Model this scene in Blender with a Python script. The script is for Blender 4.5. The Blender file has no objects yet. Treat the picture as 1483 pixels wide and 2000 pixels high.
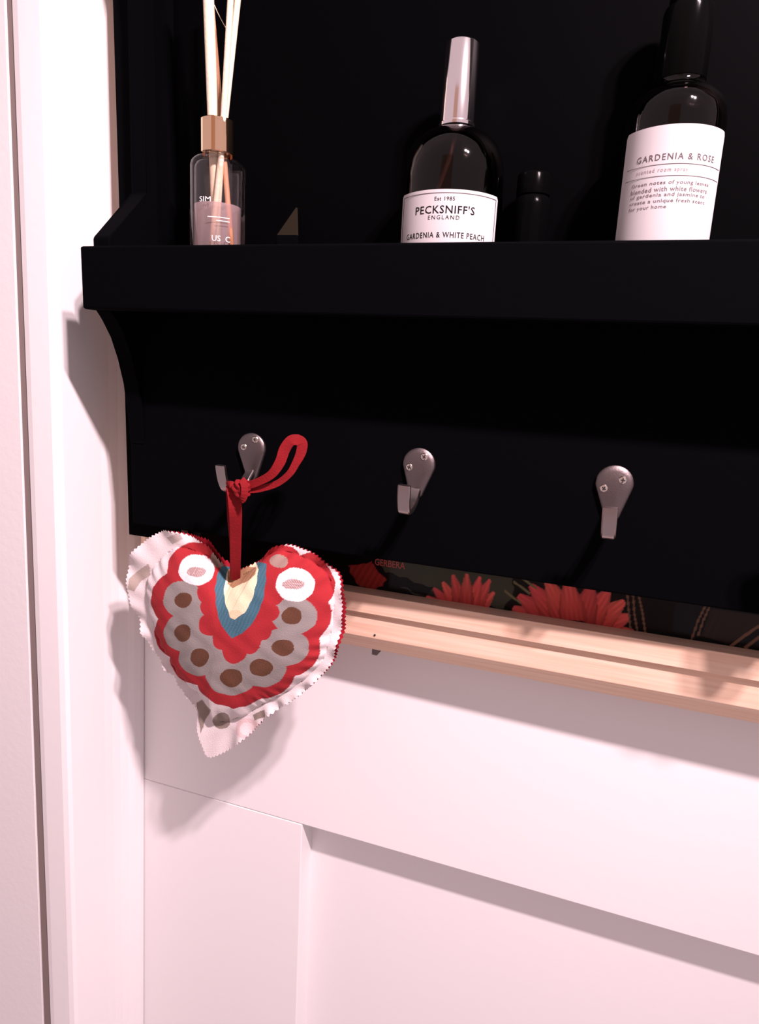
import bpy, bmesh, math, random
import numpy as np
from mathutils import Vector, Matrix

random.seed(4); np.random.seed(4)
sc = bpy.context.scene
COL = sc.collection

# ------------------------------------------------------------------ camera
# world: X to the right along the door, Y into the door, Z up, metres
F, CX, CY = 1274.0, 741.5, 1000.0
_vx = np.array([-3941., -483., F]); _vz = np.array([-311., 5900., F])
DN = _vz / np.linalg.norm(_vz)
XA = -_vx / np.linalg.norm(_vx); XA = XA - DN * (XA @ DN); XA /= np.linalg.norm(XA)
YA = np.cross(XA, DN)
def ray(px, py):
    r = np.array([(px - CX) / F, (py - CY) / F, 1.0])
    return np.array([r @ XA, r @ YA, -(r @ DN)])
def at(px, py, Y):
    r = ray(px, py); return Vector(r * (Y / r[1]))
def proj(P):
    P = np.asarray(P, float)
    c = P[..., 0:1] * XA + P[..., 1:2] * YA - P[..., 2:3] * DN
    return CX + F * c[..., 0] / c[..., 2], CY + F * c[..., 1] / c[..., 2]

cam = bpy.data.cameras.new('camera'); camo = bpy.data.objects.new('camera', cam); COL.objects.link(camo)
right = Vector((XA[0], YA[0], -DN[0])); down = Vector((XA[1], YA[1], -DN[1])); fwd = Vector((XA[2], YA[2], -DN[2]))
camo.matrix_world = Matrix(((right[0], -down[0], -fwd[0], 0), (right[1], -down[1], -fwd[1], 0),
                            (right[2], -down[2], -fwd[2], 0), (0, 0, 0, 1)))
cam.sensor_fit = 'AUTO'; cam.sensor_width = 36.0; cam.lens = F / 2000.0 * 36.0
cam.clip_start = 0.01
sc.camera = camo

# ------------------------------------------------------------------ light
LIGHT_COL = (1.0, 0.765, 0.815)
w = bpy.data.worlds.new('room_light'); sc.world = w; w.use_nodes = True
w.node_tree.nodes['Background'].inputs[0].default_value = (1.0, 0.745, 0.80, 1)
w.node_tree.nodes['Background'].inputs[1].default_value = 0.60
for lx in (0.365, 0.46):               # two ceiling spotlights above and to the right
    l = bpy.data.lights.new('ceiling_spot', 'SPOT'); l.energy = 68; l.color = LIGHT_COL; l.shadow_soft_size = 0.022
    l.spot_size = math.radians(72); l.spot_blend = 1.0
    o = bpy.data.objects.new('ceiling_spot', l); COL.objects.link(o); o.location = (lx, -0.12, 0.76)
    o.rotation_euler = (Vector((-0.12, 0.46, -0.08)) - o.location).to_track_quat('-Z', 'Y').to_euler()
sc.view_settings.view_transform = 'Standard'; sc.view_settings.look = 'None'
sc.view_settings.exposure = 0.0; sc.view_settings.gamma = 1.0; sc.view_settings.use_curve_mapping = False

# ------------------------------------------------------------------ materials
def srgb(r, g, b):
    f = lambda v: (v / 255 / 12.92) if v / 255 <= 0.04045 else ((v / 255 + 0.055) / 1.055) ** 2.4
    return (f(r), f(g), f(b), 1)
def mat(name, col, rough=0.5, metal=0.0, spec=0.5, bump=0.0, bscale=200.0, var=0.0, vscale=8.0):
    m = bpy.data.materials.new(name); m.use_nodes = True
    nt = m.node_tree; b = nt.nodes['Principled BSDF']
    b.inputs['Base Color'].default_value = col if len(col) == 4 else (*col, 1)
    b.inputs['Roughness'].default_value = rough; b.inputs['Metallic'].default_value = metal
    b.inputs['Specular IOR Level'].default_value = spec
    tc = nt.nodes.new('ShaderNodeTexCoord')
    if bump:
        n = nt.nodes.new('ShaderNodeTexNoise'); n.inputs['Scale'].default_value = bscale; n.inputs['Detail'].default_value = 4
        nt.links.new(tc.outputs['Object'], n.inputs['Vector'])
        bp = nt.nodes.new('ShaderNodeBump'); bp.inputs['Strength'].default_value = bump; bp.inputs['Distance'].default_value = 0.001
        nt.links.new(n.outputs['Fac'], bp.inputs['Height']); nt.links.new(bp.outputs['Normal'], b.inputs['Normal'])
    if var:
        n = nt.nodes.new('ShaderNodeTexNoise'); n.inputs['Scale'].default_value = vscale; n.inputs['Detail'].default_value = 5
        nt.links.new(tc.outputs['Object'], n.inputs['Vector'])
        mx = nt.nodes.new('ShaderNodeMix'); mx.data_type = 'RGBA'; mx.blend_type = 'MULTIPLY'
        mx.inputs['Factor'].default_value = var
        mx.inputs['A'].default_value = b.inputs['Base Color'].default_value
        nt.links.new(n.outputs['Color'], mx.inputs['B'])
        nt.links.new(mx.outputs['Result'], b.inputs['Base Color'])
    return m
def attr_mat(name, rough=0.9, bump=0.3, bscale=1500, spec=0.2):
    m = mat(name, (1, 1, 1, 1), rough, 0, spec, bump, bscale)
    nt = m.node_tree; a = nt.nodes.new('ShaderNodeVertexColor'); a.layer_name = 'print'
    nt.links.new(a.outputs['Color'], nt.nodes['Principled BSDF'].inputs['Base Color'])
    return m
def glass(name, col=(1, 1, 1), ior=1.45, rough=0.0):
    m = bpy.data.materials.new(name); m.use_nodes = True; b = m.node_tree.nodes['Principled BSDF']
    b.inputs['Base Color'].default_value = (*col, 1); b.inputs['Transmission Weight'].default_value = 1
    b.inputs['Roughness'].default_value = rough; b.inputs['IOR'].default_value = ior
    return m
def wood(name, axis, light=(0.80, 0.60, 0.46), dark=(0.70, 0.46, 0.33)):
    m = bpy.data.materials.new(name); m.use_nodes = True; nt = m.node_tree; b = nt.nodes['Principled BSDF']
    tc = nt.nodes.new('ShaderNodeTexCoord'); mp = nt.nodes.new('ShaderNodeMapping')
    s = [140, 140, 140]; s[axis] = 4; mp.inputs['Scale'].default_value = s
    n = nt.nodes.new('ShaderNodeTexNoise'); n.inputs['Scale'].default_value = 3; n.inputs['Detail'].default_value = 6
    r = nt.nodes.new('ShaderNodeValToRGB'); r.color_ramp.elements[0].position = 0.3; r.color_ramp.elements[1].position = 0.7
    r.color_ramp.elements[0].color = (*dark, 1); r.color_ramp.elements[1].color = (*light, 1)
    nt.links.new(tc.outputs['Object'], mp.inputs['Vector']); nt.links.new(mp.outputs[0], n.inputs['Vector'])
    nt.links.new(n.outputs['Fac'], r.inputs[0]); nt.links.new(r.outputs[0], b.inputs['Base Color'])
    b.inputs['Roughness'].default_value = 0.55; b.inputs['Specular IOR Level'].default_value = 0.3
    return m

M = {}
M['white'] = mat('white_gloss_paint', (0.80, 0.79, 0.79), 0.45, spec=0.35, bump=0.12, bscale=90)
M['wall'] = mat('white_wall_paint', (0.74, 0.72, 0.72), 0.8, bump=0.2, bscale=160)
M['gap'] = mat('dark_gap', (0.20, 0.155, 0.145), 0.9)
M['black'] = mat('matt_black_paint', (0.0012, 0.0013, 0.0018), 0.85, spec=0.02, bump=0.15, bscale=120)
M['blackpanel'] = mat('black_panel', (0.0010, 0.0010, 0.0013), 0.5, spec=0.012)
M['woodx'] = wood('pine_rail', 0); M['woodz'] = wood('pine_stile', 2)
M['nickel'] = mat('brushed_nickel', (0.165, 0.138, 0.138), 0.45, metal=1.0, bump=0.1, bscale=900)
M['nickel_bright'] = mat('lit_nickel', (0.34, 0.29, 0.285), 0.3, metal=1.0)  # lighter copy of the nickel, so the prongs' lit look is in the colour
M['screw'] = mat('bright_screw', (0.75, 0.68, 0.62), 0.22, metal=1.0)
M['slot'] = mat('screw_slot', (0.01, 0.008, 0.008), 0.8)
M['chrome'] = mat('chrome', (0.98, 0.92, 0.93), 0.12, metal=1.0)
M['copper'] = mat('pale_copper', (0.95, 0.66, 0.43), 0.07, metal=1.0)
M['glass'] = glass('clear_glass', (0.95, 0.93, 0.93))
M['oil'] = glass('fragrance_oil', (0.96, 0.84, 0.80), 1.36)
def fresnel(nt, ior):
    fr = nt.nodes.new('ShaderNodeFresnel'); ge = nt.nodes.new('ShaderNodeNewGeometry'); mr = nt.nodes.new('ShaderNodeMapRange')
    mr.inputs['To Min'].default_value = ior; mr.inputs['To Max'].default_value = 1.0 / ior
    nt.links.new(ge.outputs['Backfacing'], mr.inputs['Value']); nt.links.new(mr.outputs[0], fr.inputs['IOR']); return fr
def thin_glass(name, tint, ior, body=None):
    m = bpy.data.materials.new(name); m.use_nodes = True; nt = m.node_tree; nt.nodes.clear(); N = nt.nodes.new; L = nt.links.new
    out = N('ShaderNodeOutputMaterial'); mx = N('ShaderNodeMixShader'); tp = N('ShaderNodeBsdfTransparent'); gl = N('ShaderNodeBsdfGlossy'); fr = fresnel(nt, ior)
    gl.inputs['Roughness'].default_value = 0.02; tp.inputs[0].default_value = (*tint, 1); base = tp.outputs[0]
    if body:
        df = N('ShaderNodeBsdfTranslucent'); d2 = N('ShaderNodeBsdfDiffuse'); ad = N('ShaderNodeMixShader'); m2 = N('ShaderNodeMixShader')
        df.inputs[0].default_value = d2.inputs[0].default_value = (*body[0], 1); L(df.outputs[0], ad.inputs[1]); L(d2.outputs[0], ad.inputs[2])
        m2.inputs[0].default_value = body[1]; L(tp.outputs[0], m2.inputs[1]); L(ad.outputs[0], m2.inputs[2]); base = m2.outputs[0]
    L(fr.outputs[0], mx.inputs[0]); L(base, mx.inputs[1]); L(gl.outputs[0], mx.inputs[2]); L(mx.outputs[0], out.inputs[0]); return m
M['glass'] = thin_glass('clear_glass', (0.97, 0.95, 0.95), 1.6)
M['oil'] = thin_glass('fragrance_oil', (0.95, 0.86, 0.84), 1.2, ((0.78, 0.67, 0.69), 0.42))
M['smoke'] = glass('dark_glass', (0.16, 0.11, 0.10), 1.37, 0.05)
M['tube'] = mat('plastic_tube', (0.30, 0.20, 0.18), 0.4)
M['blackplastic'] = mat('black_plastic', (0.002, 0.002, 0.002), 0.13, spec=0.03)
M['jar'] = mat('black_jar_glass', (0.0014, 0.0014, 0.0016), 0.18, spec=0.025)
M['paper'] = mat('label_paper', (0.50, 0.48, 0.485), 0.7, spec=0.1)
M['ink'] = mat('label_ink', (0.006, 0.005, 0.006), 0.9, spec=0.1)
M['greyink'] = mat('grey_label_ink', (0.105, 0.082, 0.088), 0.9, spec=0.1)
M['paraink'] = mat('faint_label_ink', (0.17, 0.135, 0.145), 0.9, spec=0.1)
M['pinkink'] = mat('pale_pink_ink', (0.34, 0.25, 0.265), 0.9, spec=0.1)
M['whiteink'] = mat('white_ink', (0.9, 0.86, 0.86), 0.5)
M['reed'] = mat('rattan_reed', (0.86, 0.74, 0.55), 0.7, bump=0.3, bscale=400, var=0.25, vscale=120)
M['reed_dark'] = mat('shadowed_reed', (0.50, 0.24, 0.13), 0.6, bump=0.3, bscale=400)  # brown here stands for shadow on the reed behind
M['red_ribbon'] = mat('red_ribbon', (0.23, 0.006, 0.010), 0.8, spec=0.2, bump=0.3, bscale=900, var=0.3, vscale=150)
M['red_fabric'] = mat('red_backing_fabric', (0.28, 0.010, 0.02), 0.9, spec=0.1, bump=0.4, bscale=900)
M['olive'] = mat('olive_card', (0.018, 0.014, 0.008), 0.9, spec=0.1)
M['fabric_print'] = attr_mat('printed_cotton', 0.9, 0.35, 1400)
M['poster'] = attr_mat('flower_print', 0.5, 0.0, 100, spec=0.05)
M['pouch'] = mat('pale_cotton', (0.6, 0.52, 0.48), 0.9, bump=0.4, bscale=600)

# ------------------------------------------------------------------ object helpers
BASE = {}
def link_mesh(name, me, m=None, parent=None, smooth=False):
    o = bpy.data.objects.new(name, me); COL.objects.link(o)
    if m is not None and not me.materials: me.materials.append(m)
    if parent is not None:
        o.parent = parent
        b = BASE.get(parent.name, Vector()); BASE[o.name] = b
        if b.length > 0: me.transform(Matrix.Translation(-b))
    if smooth:
        me.polygons.foreach_set('use_smooth', [True] * len(me.polygons))
    return o
def obj(name, bm, m=None, parent=None, smooth=False):
    bmesh.ops.recalc_face_normals(bm, faces=bm.faces)
    me = bpy.data.meshes.new(name); bm.to_mesh(me); bm.free()
    return link_mesh(name, me, m, parent, smooth)
def pyobj(name, verts, faces, m=None, parent=None, smooth=False):
    me = bpy.data.meshes.new(name); me.from_pydata([tuple(v) for v in verts], [], faces); me.update()
    return link_mesh(name, me, m, parent, smooth)
def thing(name, loc, label, cat, group=None, kind=None):
    o = bpy.data.objects.new(name, None); COL.objects.link(o); o.location = loc; o.empty_display_size = 0.02
    BASE[o.name] = Vector(loc)
    tag(o, label, cat, group, kind); return o
def tag(o, label=None, cat=None, group=None, kind=None):
    if label: o['label'] = label
    if cat: o['category'] = cat
    if group: o['group'] = group
    if kind: o['kind'] = kind
    return o
def add_box(bm, x0, x1, y0, y1, z0, z1, bevel=0.0, seg=2):
    vs = [bm.verts.new((x, y, z)) for x in (x0, x1) for y in (y0, y1) for z in (z0, z1)]
    f = [(0, 1, 3, 2), (4, 6, 7, 5), (0, 4, 5, 1), (2, 3, 7, 6), (0, 2, 6, 4), (1, 5, 7, 3)]
    fs = [bm.faces.new([vs[i] for i in q]) for q in f]
    if bevel:
        es = list({e for q in fs for e in q.edges})
        bmesh.ops.bevel(bm, geom=es, offset=bevel, segments=seg, affect='EDGES', profile=0.5)
    return bm
def box(name, x0, x1, y0, y1, z0, z1, m, parent=None, bevel=0.0):
    return obj(name, add_box(bmesh.new(), x0, x1, y0, y1, z0, z1, bevel), m, parent)
def prism(name, prof, a0, a1, axis, m, parent=None, bevel=0.0, lean=None, smooth=False):
    """extrude a closed 2-D profile along an axis ('x': prof=(y,z); 'z': prof=(x,y))"""
    bm = bmesh.new(); rings = []
    for a in (a0, a1):
        r = []
        for p in prof:
            v = (a, p[0], p[1]) if axis == 'x' else (p[0] + (lean * a if lean else 0), p[1], a)
            r.append(bm.verts.new(v))
        rings.append(r)
    n = len(prof)
    bm.faces.new(rings[0]); bm.faces.new(rings[1][::-1])
    for i in range(n):
        bm.faces.new((rings[0][i], rings[0][(i + 1) % n], rings[1][(i + 1) % n], rings[1][i]))
    if bevel:
        bmesh.ops.bevel(bm, geom=list(bm.edges), offset=bevel, segments=2, affect='EDGES', profile=0.5)
    return obj(name, bm, m, parent, smooth)
def lathe_bm(bm, prof, cx, cy, seg=64, closed=False):
    """prof: list of (r, z)"""
    rings = []
    for r, z in prof:
        if r < 1e-6: rings.append([bm.verts.new((cx, cy, z))])
        else: rings.append([bm.verts.new((cx + r * math.cos(2 * math.pi * k / seg), cy + r * math.sin(2 * math.pi * k / seg), z)) for k in range(seg)])
    prs = list(zip(rings, rings[1:])) + ([(rings[-1], rings[0])] if closed else [])
    for A, B in prs:
        for k in range(seg):
            a, b = A[k % len(A)], A[(k + 1) % len(A)]; c, d = B[(k + 1) % len(B)], B[k % len(B)]
            q = []
            for v in (a, b, c, d):
                if v not in q: q.append(v)
            if len(q) >= 3: bm.faces.new(q)
    return bm
def lathe(name, prof, cx, cy, m, parent=None, seg=64, closed=False):
    o = obj(name, lathe_bm(bmesh.new(), prof, cx, cy, seg, closed), m, parent, True)
    o.data.set_sharp_from_angle(angle=math.radians(40)); return o
def tube(name, pts, rad, m, parent=None, seg=10, cap=True):
    bm = bmesh.new(); rings = []
    pts = [Vector(p) for p in pts]
    for i, p in enumerate(pts):
        t = (pts[min(i + 1, len(pts) - 1)] - pts[max(i - 1, 0)]).normalized()
        u = t.cross(Vector((0, 1, 0.01))).normalized(); v = t.cross(u)
        r = rad[i] if isinstance(rad, (list, tuple)) else rad
        rings.append([bm.verts.new(p + r * (u * math.cos(2 * math.pi * k / seg) + v * math.sin(2 * math.pi * k / seg))) for k in range(seg)])
    for A, B in zip(rings, rings[1:]):
        for k in range(seg): bm.faces.new((A[k], A[(k + 1) % seg], B[(k + 1) % seg], B[k]))
    if cap: bm.faces.new(rings[0]); bm.faces.new(rings[-1][::-1])
    return obj(name, bm, m, parent, True)
def catmull(P, n):
    P = [Vector(p) for p in P]; out = []
    for i in range(len(P) - 1):
        p0, p1, p2, p3 = P[max(i - 1, 0)], P[i], P[i + 1], P[min(i + 2, len(P) - 1)]
        for k in range(n):
            t = k / n
            out.append(0.5 * ((2 * p1) + (p2 - p0) * t + (2 * p0 - 5 * p1 + 4 * p2 - p3) * t * t + (3 * p1 - p0 - 3 * p2 + p3) * t ** 3))
    out.append(P[-1]); return out
def inpoly(x, y, poly):
    r = np.zeros(x.shape, bool); n = len(poly)
    for i in range(n):
        x1, y1 = poly[i]; x2, y2 = poly[(i + 1) % n]
        if y1 == y2: continue
        c = ((y1 > y) != (y2 > y)) & (x < (x2 - x1) * (y - y1) / (y2 - y1) + x1)
        r ^= c
    return r
def ell(x, y, cx, cy, rx, ry): return ((x - cx) / rx) ** 2 + ((y - cy) / ry) ** 2
def set_colors(me, rgb):
    a = me.color_attributes.new('print', 'FLOAT_COLOR', 'POINT')
    buf = np.ones((len(me.vertices), 4), np.float32); buf[:, :3] = rgb
    a.data.foreach_set('color', buf.ravel())
def text_mesh(s, size, spacing=1.0, bold=0.008):
    c = bpy.data.curves.new('t', 'FONT'); c.body = s; c.size = size; c.align_x = 'CENTER'; c.align_y = 'CENTER'
    c.space_character = spacing; c.resolution_u = 2; c.offset = bold
    o = bpy.data.objects.new('t', c); COL.objects.link(o)
    dg = bpy.context.evaluated_depsgraph_get(); me = bpy.data.meshes.new_from_object(o.evaluated_get(dg))
    v = [tuple(p.co) for p in me.vertices]; f = [tuple(p.vertices) for p in me.polygons]
    bpy.data.objects.remove(o); bpy.data.curves.remove(c); bpy.data.meshes.remove(me)
    return v, f
def wrap_text(name, s, width, height, cx, cy, R, phi, z, m, parent, spacing=1.0, shift=0.0):
    v, f = text_mesh(s, 1.0, spacing, 0.0 if len(s) < 8 else 0.008)
    xs = [p[0] for p in v]; ys = [p[1] for p in v]
    sx = width / (max(xs) - min(xs)); mx = (max(xs) + min(xs)) / 2; sy = height / (max(ys) - min(ys)); my = (max(ys) + min(ys)) / 2
    out = []
    for p in v:
        a = phi + ((p[0] - mx) * sx + shift) / R
        out.append((cx + R * math.sin(a), cy - R * math.cos(a), z + (p[1] - my) * sy))
    return pyobj(name, out, f, m, parent)
def patch(bm, cx, cy, R, a0, a1, z0, z1, n=40, thick=0.00025, round_top=0.0):
    """label: a thin curved sheet with its own thickness"""
    rings = []
    for k in range(n + 1):
        a = a0 + (a1 - a0) * k / n; ztop = z1
        if round_top:
            d = min(a - a0, a1 - a) * R
            if d < round_top: ztop = z1 - round_top + math.sqrt(max(0, round_top ** 2 - (round_top - d) ** 2))
        s, c = math.sin(a), -math.cos(a)
        rings.append([bm.verts.new((cx + r * s, cy + r * c, z)) for r, z in ((R, z0), (R + thick, z0), (R + thick, ztop), (R, ztop))])
    for A, B in zip(rings, rings[1:]):
        for k in range(4): bm.faces.new((A[k], A[(k + 1) % 4], B[(k + 1) % 4], B[k]))
    bm.faces.new(rings[0]); bm.faces.new(rings[-1][::-1]); return bm

# ------------------------------------------------------------------ large structure: door, casing, wall
YD, YP = 0.465, 0.4875
ZR = -0.3966                          # underside of the door's middle rail
door = thing('door_1', (0, YD, -0.9), 'white painted panel door behind the black rack', 'door', kind='structure')
rail = box('rail', -0.42, 0.75, YD, YD + 0.034, ZR, -0.20, M['white'], door, 0.0008)
box('rail', -0.42, 0.75, YD, YD + 0.034, 0.50, 0.62, M['white'], door, 0.0008)
box('upper_panel', -0.42, 0.75, YD + 0.002, YD + 0.03, -0.1995, 0.4995, M['white'], door)
box('stile', -0.42, -0.2100, YD, YD + 0.034, -0.90, ZR - 0.00045, M['white'], door, 0.0008)
box('panel', -0.215, 0.755, YP, YP + 0.012, -0.90, ZR + 0.005, M['white'], door)

LEAN = 0.031                          # the casing leans a little against the rack
def X0(x): return x
tr = prism('trim_1', [(-0.4065, 0.3835), (-0.4045, 0.3812), (-0.399, 0.380), (-0.381, 0.380), (-0.3768, 0.3815), (-0.3755, 0.385), (-0.3757, 0.424),
                      (-0.3751, 0.433), (-0.3737, 0.4415), (-0.3712, 0.449), (-0.3680, 0.4545), (-0.3660, 0.4600), (-0.3655, 0.4640), (-0.4065, 0.4640)],
           -0.9, 0.62, 'z', M['white'], None, lean=LEAN)
tag(tr, kind='structure', label='white painted door casing left of the black rack', cat='trim')
wl = prism('wall_left', [(-0.4120, 0.381), (-0.4115, 0.3815), (-0.4115, 0.4650), (-0.95, 0.4650), (-0.95, 0.381)], -0.9, 0.62, 'z', M['wall'], None, lean=0.035)
tag(wl, kind='structure', label='white wall left of the door casing', cat='wall')
gp = prism('trim_2', [(-0.4130, 0.3826), (-0.4045, 0.3826), (-0.4000, 0.3880), (-0.4000, 0.46), (-0.4130, 0.46)], -0.9, 0.62, 'z', M['gap'], None, lean=0.035)
tag(gp, kind='structure', label='dark joint between wall and door casing', cat='trim')

d2 = box('reflection_door', -0.55, 0.22, -1.30, -1.26, -0.85, 1.30, M['woodz'], None, 0.002)  # unseen, added so the chrome cap has something brown to reflect
tag(d2, kind='structure', label='plain brown wooden door added behind the viewer for the chrome cap to reflect', cat='door')

# ------------------------------------------------------------------ framed flower print
FX0, FX1, FZ0, FZ1 = -0.360, 0.36, -0.2103, 0.50
pic = thing('framed_print', (FX0, 0.4645, FZ0), 'pine framed print of red gerbera flowers hung on the white door behind the black rack', 'picture')
pic.rotation_euler = (0, math.radians(-0.45), math.radians(-1.1))      # hangs a touch askew
prof = [(0.4325, 0.0490), (0.4325, 0.0343), (0.4357, 0.034), (0.4357, 0.0145), (0.448, 0.0), (0.4645, 0.0), (0.4645, 0.0490)]
def member(name, x0, x1, z, m): return prism(name, [(y, z + q) for y, q in prof], x0, x1, 'x', m, pic, 0.0004)
fr_bottom = member('frame_rail', FX0 + 0.002, FX1 - 0.002, FZ0, M['woodx'])
prism('frame_rail', [(y, FZ1 - q) for y, q in prof], FX0 + 0.002, FX1 - 0.002, 'x', M['woodx'], pic, 0.0004)
prism('frame_stile', [(FX0 + q, y) for y, q in prof], FZ0 + 0.0497, FZ1 - 0.0497, 'z', M['woodz'], pic, 0.0004)
prism('frame_stile', [(FX1 - q, y) for y, q in prof], FZ0 + 0.0497, FZ1 - 0.0497, 'z', M['woodz'], pic, 0.0004)
# nail hole and the little clip under the bottom rail
nh = at(737.5, 1241, 0.4356)
lathe('nail_head', [(0, 0.0), (0.0008, 0.0), (0.0008, 0.0004), (0, 0.0004)], 0, 0, M['slot'], None, 12)
n_ = COL.objects['nail_head']; n_.data.transform(Matrix.Translation(nh) @ Matrix.Rotation(math.radians(90), 4, 'X'))
n_.parent = pic; n_.data.transform(Matrix.Translation(-BASE[pic.name]))
cl = at(737, 1274, 0.452)
box('fixing_clip', cl.x - 0.0022, cl.x + 0.0022, 0.450, 0.4615, -0.2160, -0.2090, M['nickel'], pic, 0.0005)

# the print: colours of the picture on one flat sheet
def build_print():
    Y = 0.4462
    xs = np.linspace(-0.318, 0.32, 800); zs = np.concatenate([np.linspace(-0.1700, -0.095, 150), np.linspace(-0.09, 0.455, 12)])
    gx, gz = np.meshgrid(xs, zs); P = np.stack([gx, np.full_like(gx, Y), gz], -1)
    x, y = proj(P)
    rs = np.random.RandomState(3)
    c = np.empty(x.shape + (3,)); c[:] = (0.003, 0.003, 0.004)
    jx = x + 2.0 * np.sin(y * 0.31) + 1.5 * np.sin(x * 0.17); jy = y + 1.5 * np.sin(x * 0.23)
    leaf = inpoly(jx, jy, [(742, 1096), (800, 1092), (1005, 1120), (1010, 1160), (985, 1192), (940, 1178), (840, 1172), (790, 1150), (762, 1130)])
    c[leaf] = (0.050, 0.055, 0.036)
    c[leaf & (ell(x, y, 880, 1170, 60, 16) < 1)] = (0.02, 0.018, 0.014)
    stemd = inpoly(jx, jy, [(735, 1090), (760, 1118), (850, 1150), (835, 1166), (770, 1140), (740, 1122)]); c[stemd] = (0.004, 0.004, 0.005)
    bud = inpoly(jx, jy, [(684, 1108), (702, 1103), (722, 1104), (732, 1096), (738, 1112), (752, 1124), (760, 1134), (754, 1146), (735, 1153), (712, 1148), (694, 1130)])
    k = 0.85 + 0.15 * np.sin(x * 0.5 + y * 0.3)
    c[bud] = (np.array([0.34, 0.035, 0.028]) * k[..., None])[bud]
    def petals(cx, cy, tips, wdt, base):
        for i, (tx, ty) in enumerate(tips):
            dx, dy = tx - cx, ty - cy; L = math.hypot(dx, dy); ux, uy = dx / L, dy / L
            s = ((x - cx) * ux + (y - cy) * uy) / L; t = (-(x - cx) * uy + (y - cy) * ux)
            wv = wdt * np.clip(np.sin(np.clip(s, 0, 1) ** 0.75 * math.pi * 0.86 + 0.25), 0, 1)
            inside = (s > 0.02) & (s < 1 - 0.05 * np.abs(t / wdt)) & (np.abs(t) < wv)
            streak = 0.85 + 0.14 * np.sin(t * 0.7 + i) * np.sin(s * 7 + i * 2)
            edge = np.clip(1.15 - 0.55 * (np.abs(t) / np.maximum(wv, 0.1)) ** 3, 0.3, 1.2)
            col = np.array(base) * (streak * edge * (0.45 + 0.7 * np.clip(s, 0, 1)) * (0.85 + 0.3 * rs.rand()))[..., None]
            col[..., 1] += 0.09 * np.clip(s - 0.55, 0, 1) * (0.5 + 0.5 * np.sin(i * 2.1)); col[..., 2] += 0.06 * np.clip(s - 0.6, 0, 1)
            c[inside] = col[inside]
    petals(915, 1222, [(838, 1166), (970, 1158), (852, 1150), (962, 1134), (870, 1138), (943, 1128), (890, 1124), (917, 1122)], 15, (0.66, 0.085, 0.075))
    c[inpoly(x, y, [(880, 1215), (905, 1198), (935, 1205), (950, 1220)])] = (0.02, 0.01, 0.01)
    petals(1128, 1250, [(1006, 1188), (1240, 1236), (1016, 1164), (1232, 1204), (1222, 1176), (1040, 1144), (1192, 1154), (1072, 1134), (1160, 1142), (1112, 1134)], 27, (0.66, 0.080, 0.068))
    for (tx, ty) in ((1024, 1150), (1036, 1140), (1006, 1168)):      # greenish bracts at the left of the large flower
        dd = np.abs((x - tx) * 0.6 - (y - ty) * 0.8); c[(dd < 2.2) & (np.abs(x - tx) < 16) & (np.abs(y - ty) < 14)] = (0.16, 0.15, 0.07)
    c[inpoly(x, y, [(1085, 1226), (1108, 1212), (1140, 1214), (1168, 1228), (1165, 1245), (1090, 1240)])] = (0.05, 0.012, 0.012)
    for pts in ([(1227, 1160), (1229, 1190), (1233, 1240)], [(1238, 1162), (1240, 1200), (1247, 1242)], [(1249, 1166), (1256, 1200), (1262, 1246)],
                [(1377, 1184), (1362, 1214), (1350, 1248)], [(1384, 1188), (1372, 1214), (1362, 1242)], [(1490, 1216), (1455, 1240), (1425, 1262)], [(1492, 1236), (1470, 1252), (1452, 1266)]):
        big = pts[0][0] > 1480
        for (x1, y1), (x2, y2) in zip(pts, pts[1:]):
            t = np.clip(((x - x1) * (x2 - x1) + (y - y1) * (y2 - y1)) / ((x2 - x1) ** 2 + (y2 - y1) ** 2), 0, 1)
            d = np.hypot(x - x1 - t * (x2 - x1), y - y1 - t * (y2 - y1))
            c[d < (3.0 if big else 1.9)] = (0.17, 0.09, 0.055)
    vase = inpoly(x, y, [(1388, 1190), (1490, 1205), (1490, 1214), (1420, 1258), (1368, 1244)])
    c[vase] = (0.022, 0.014, 0.011)
    c[vase & (np.sin(x * 0.45 + y * 0.2) > 0.6)] = (0.030, 0.018, 0.014)
    n, m_ = x.shape
    idx = np.arange(n * m_).reshape(n, m_)
    F_ = np.stack([idx[:-1, :-1], idx[:-1, 1:], idx[1:, 1:], idx[1:, :-1]], -1).reshape(-1, 4)
    me = bpy.data.meshes.new('printed_sheet'); me.from_pydata(P.reshape(-1, 3).tolist(), [], F_.tolist()); me.update()
    set_colors(me, c.reshape(-1, 3)); return link_mesh('printed_sheet', me, M['poster'], pic)
sheet = build_print()
box('backing_board', -0.325, 0.33, 0.4470, 0.4635, -0.172, 0.465, M['gap'], pic)
v, f = text_mesh('GERBERA', 1.0)
xs = [p[0] for p in v]; ys = [p[1] for p in v]
pL, pR = at(738, 1098, 0.4458), at(797, 1107, 0.4458)
sx = (pR.x - pL.x) / (max(xs) - min(xs)); sy = 0.0052 / (max(ys) - min(ys))
pyobj('lettering', [(pL.x + (p[0] - min(xs)) * sx, 0.4458, -0.1425 + (p[1] - min(ys)) * sy) for p in v], f, mat('red_ink', (0.45, 0.07, 0.06), 0.6), sheet)
gm = bpy.data.materials.new('picture_glass'); gm.use_nodes = True; nt = gm.node_tree; nt.nodes.clear()
out = nt.nodes.new('ShaderNodeOutputMaterial'); mx = nt.nodes.new('ShaderNodeMixShader'); tp = nt.nodes.new('ShaderNodeBsdfTransparent'); gl = nt.nodes.new('ShaderNodeBsdfGlossy')
fr = fresnel(nt, 1.16); gl.inputs['Roughness'].default_value = 0.03
nt.links.new(fr.outputs[0], mx.inputs[0]); nt.links.new(tp.outputs[0], mx.inputs[1]); nt.links.new(gl.outputs[0], mx.inputs[2]); nt.links.new(mx.outputs[0], out.inputs[0])
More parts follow.
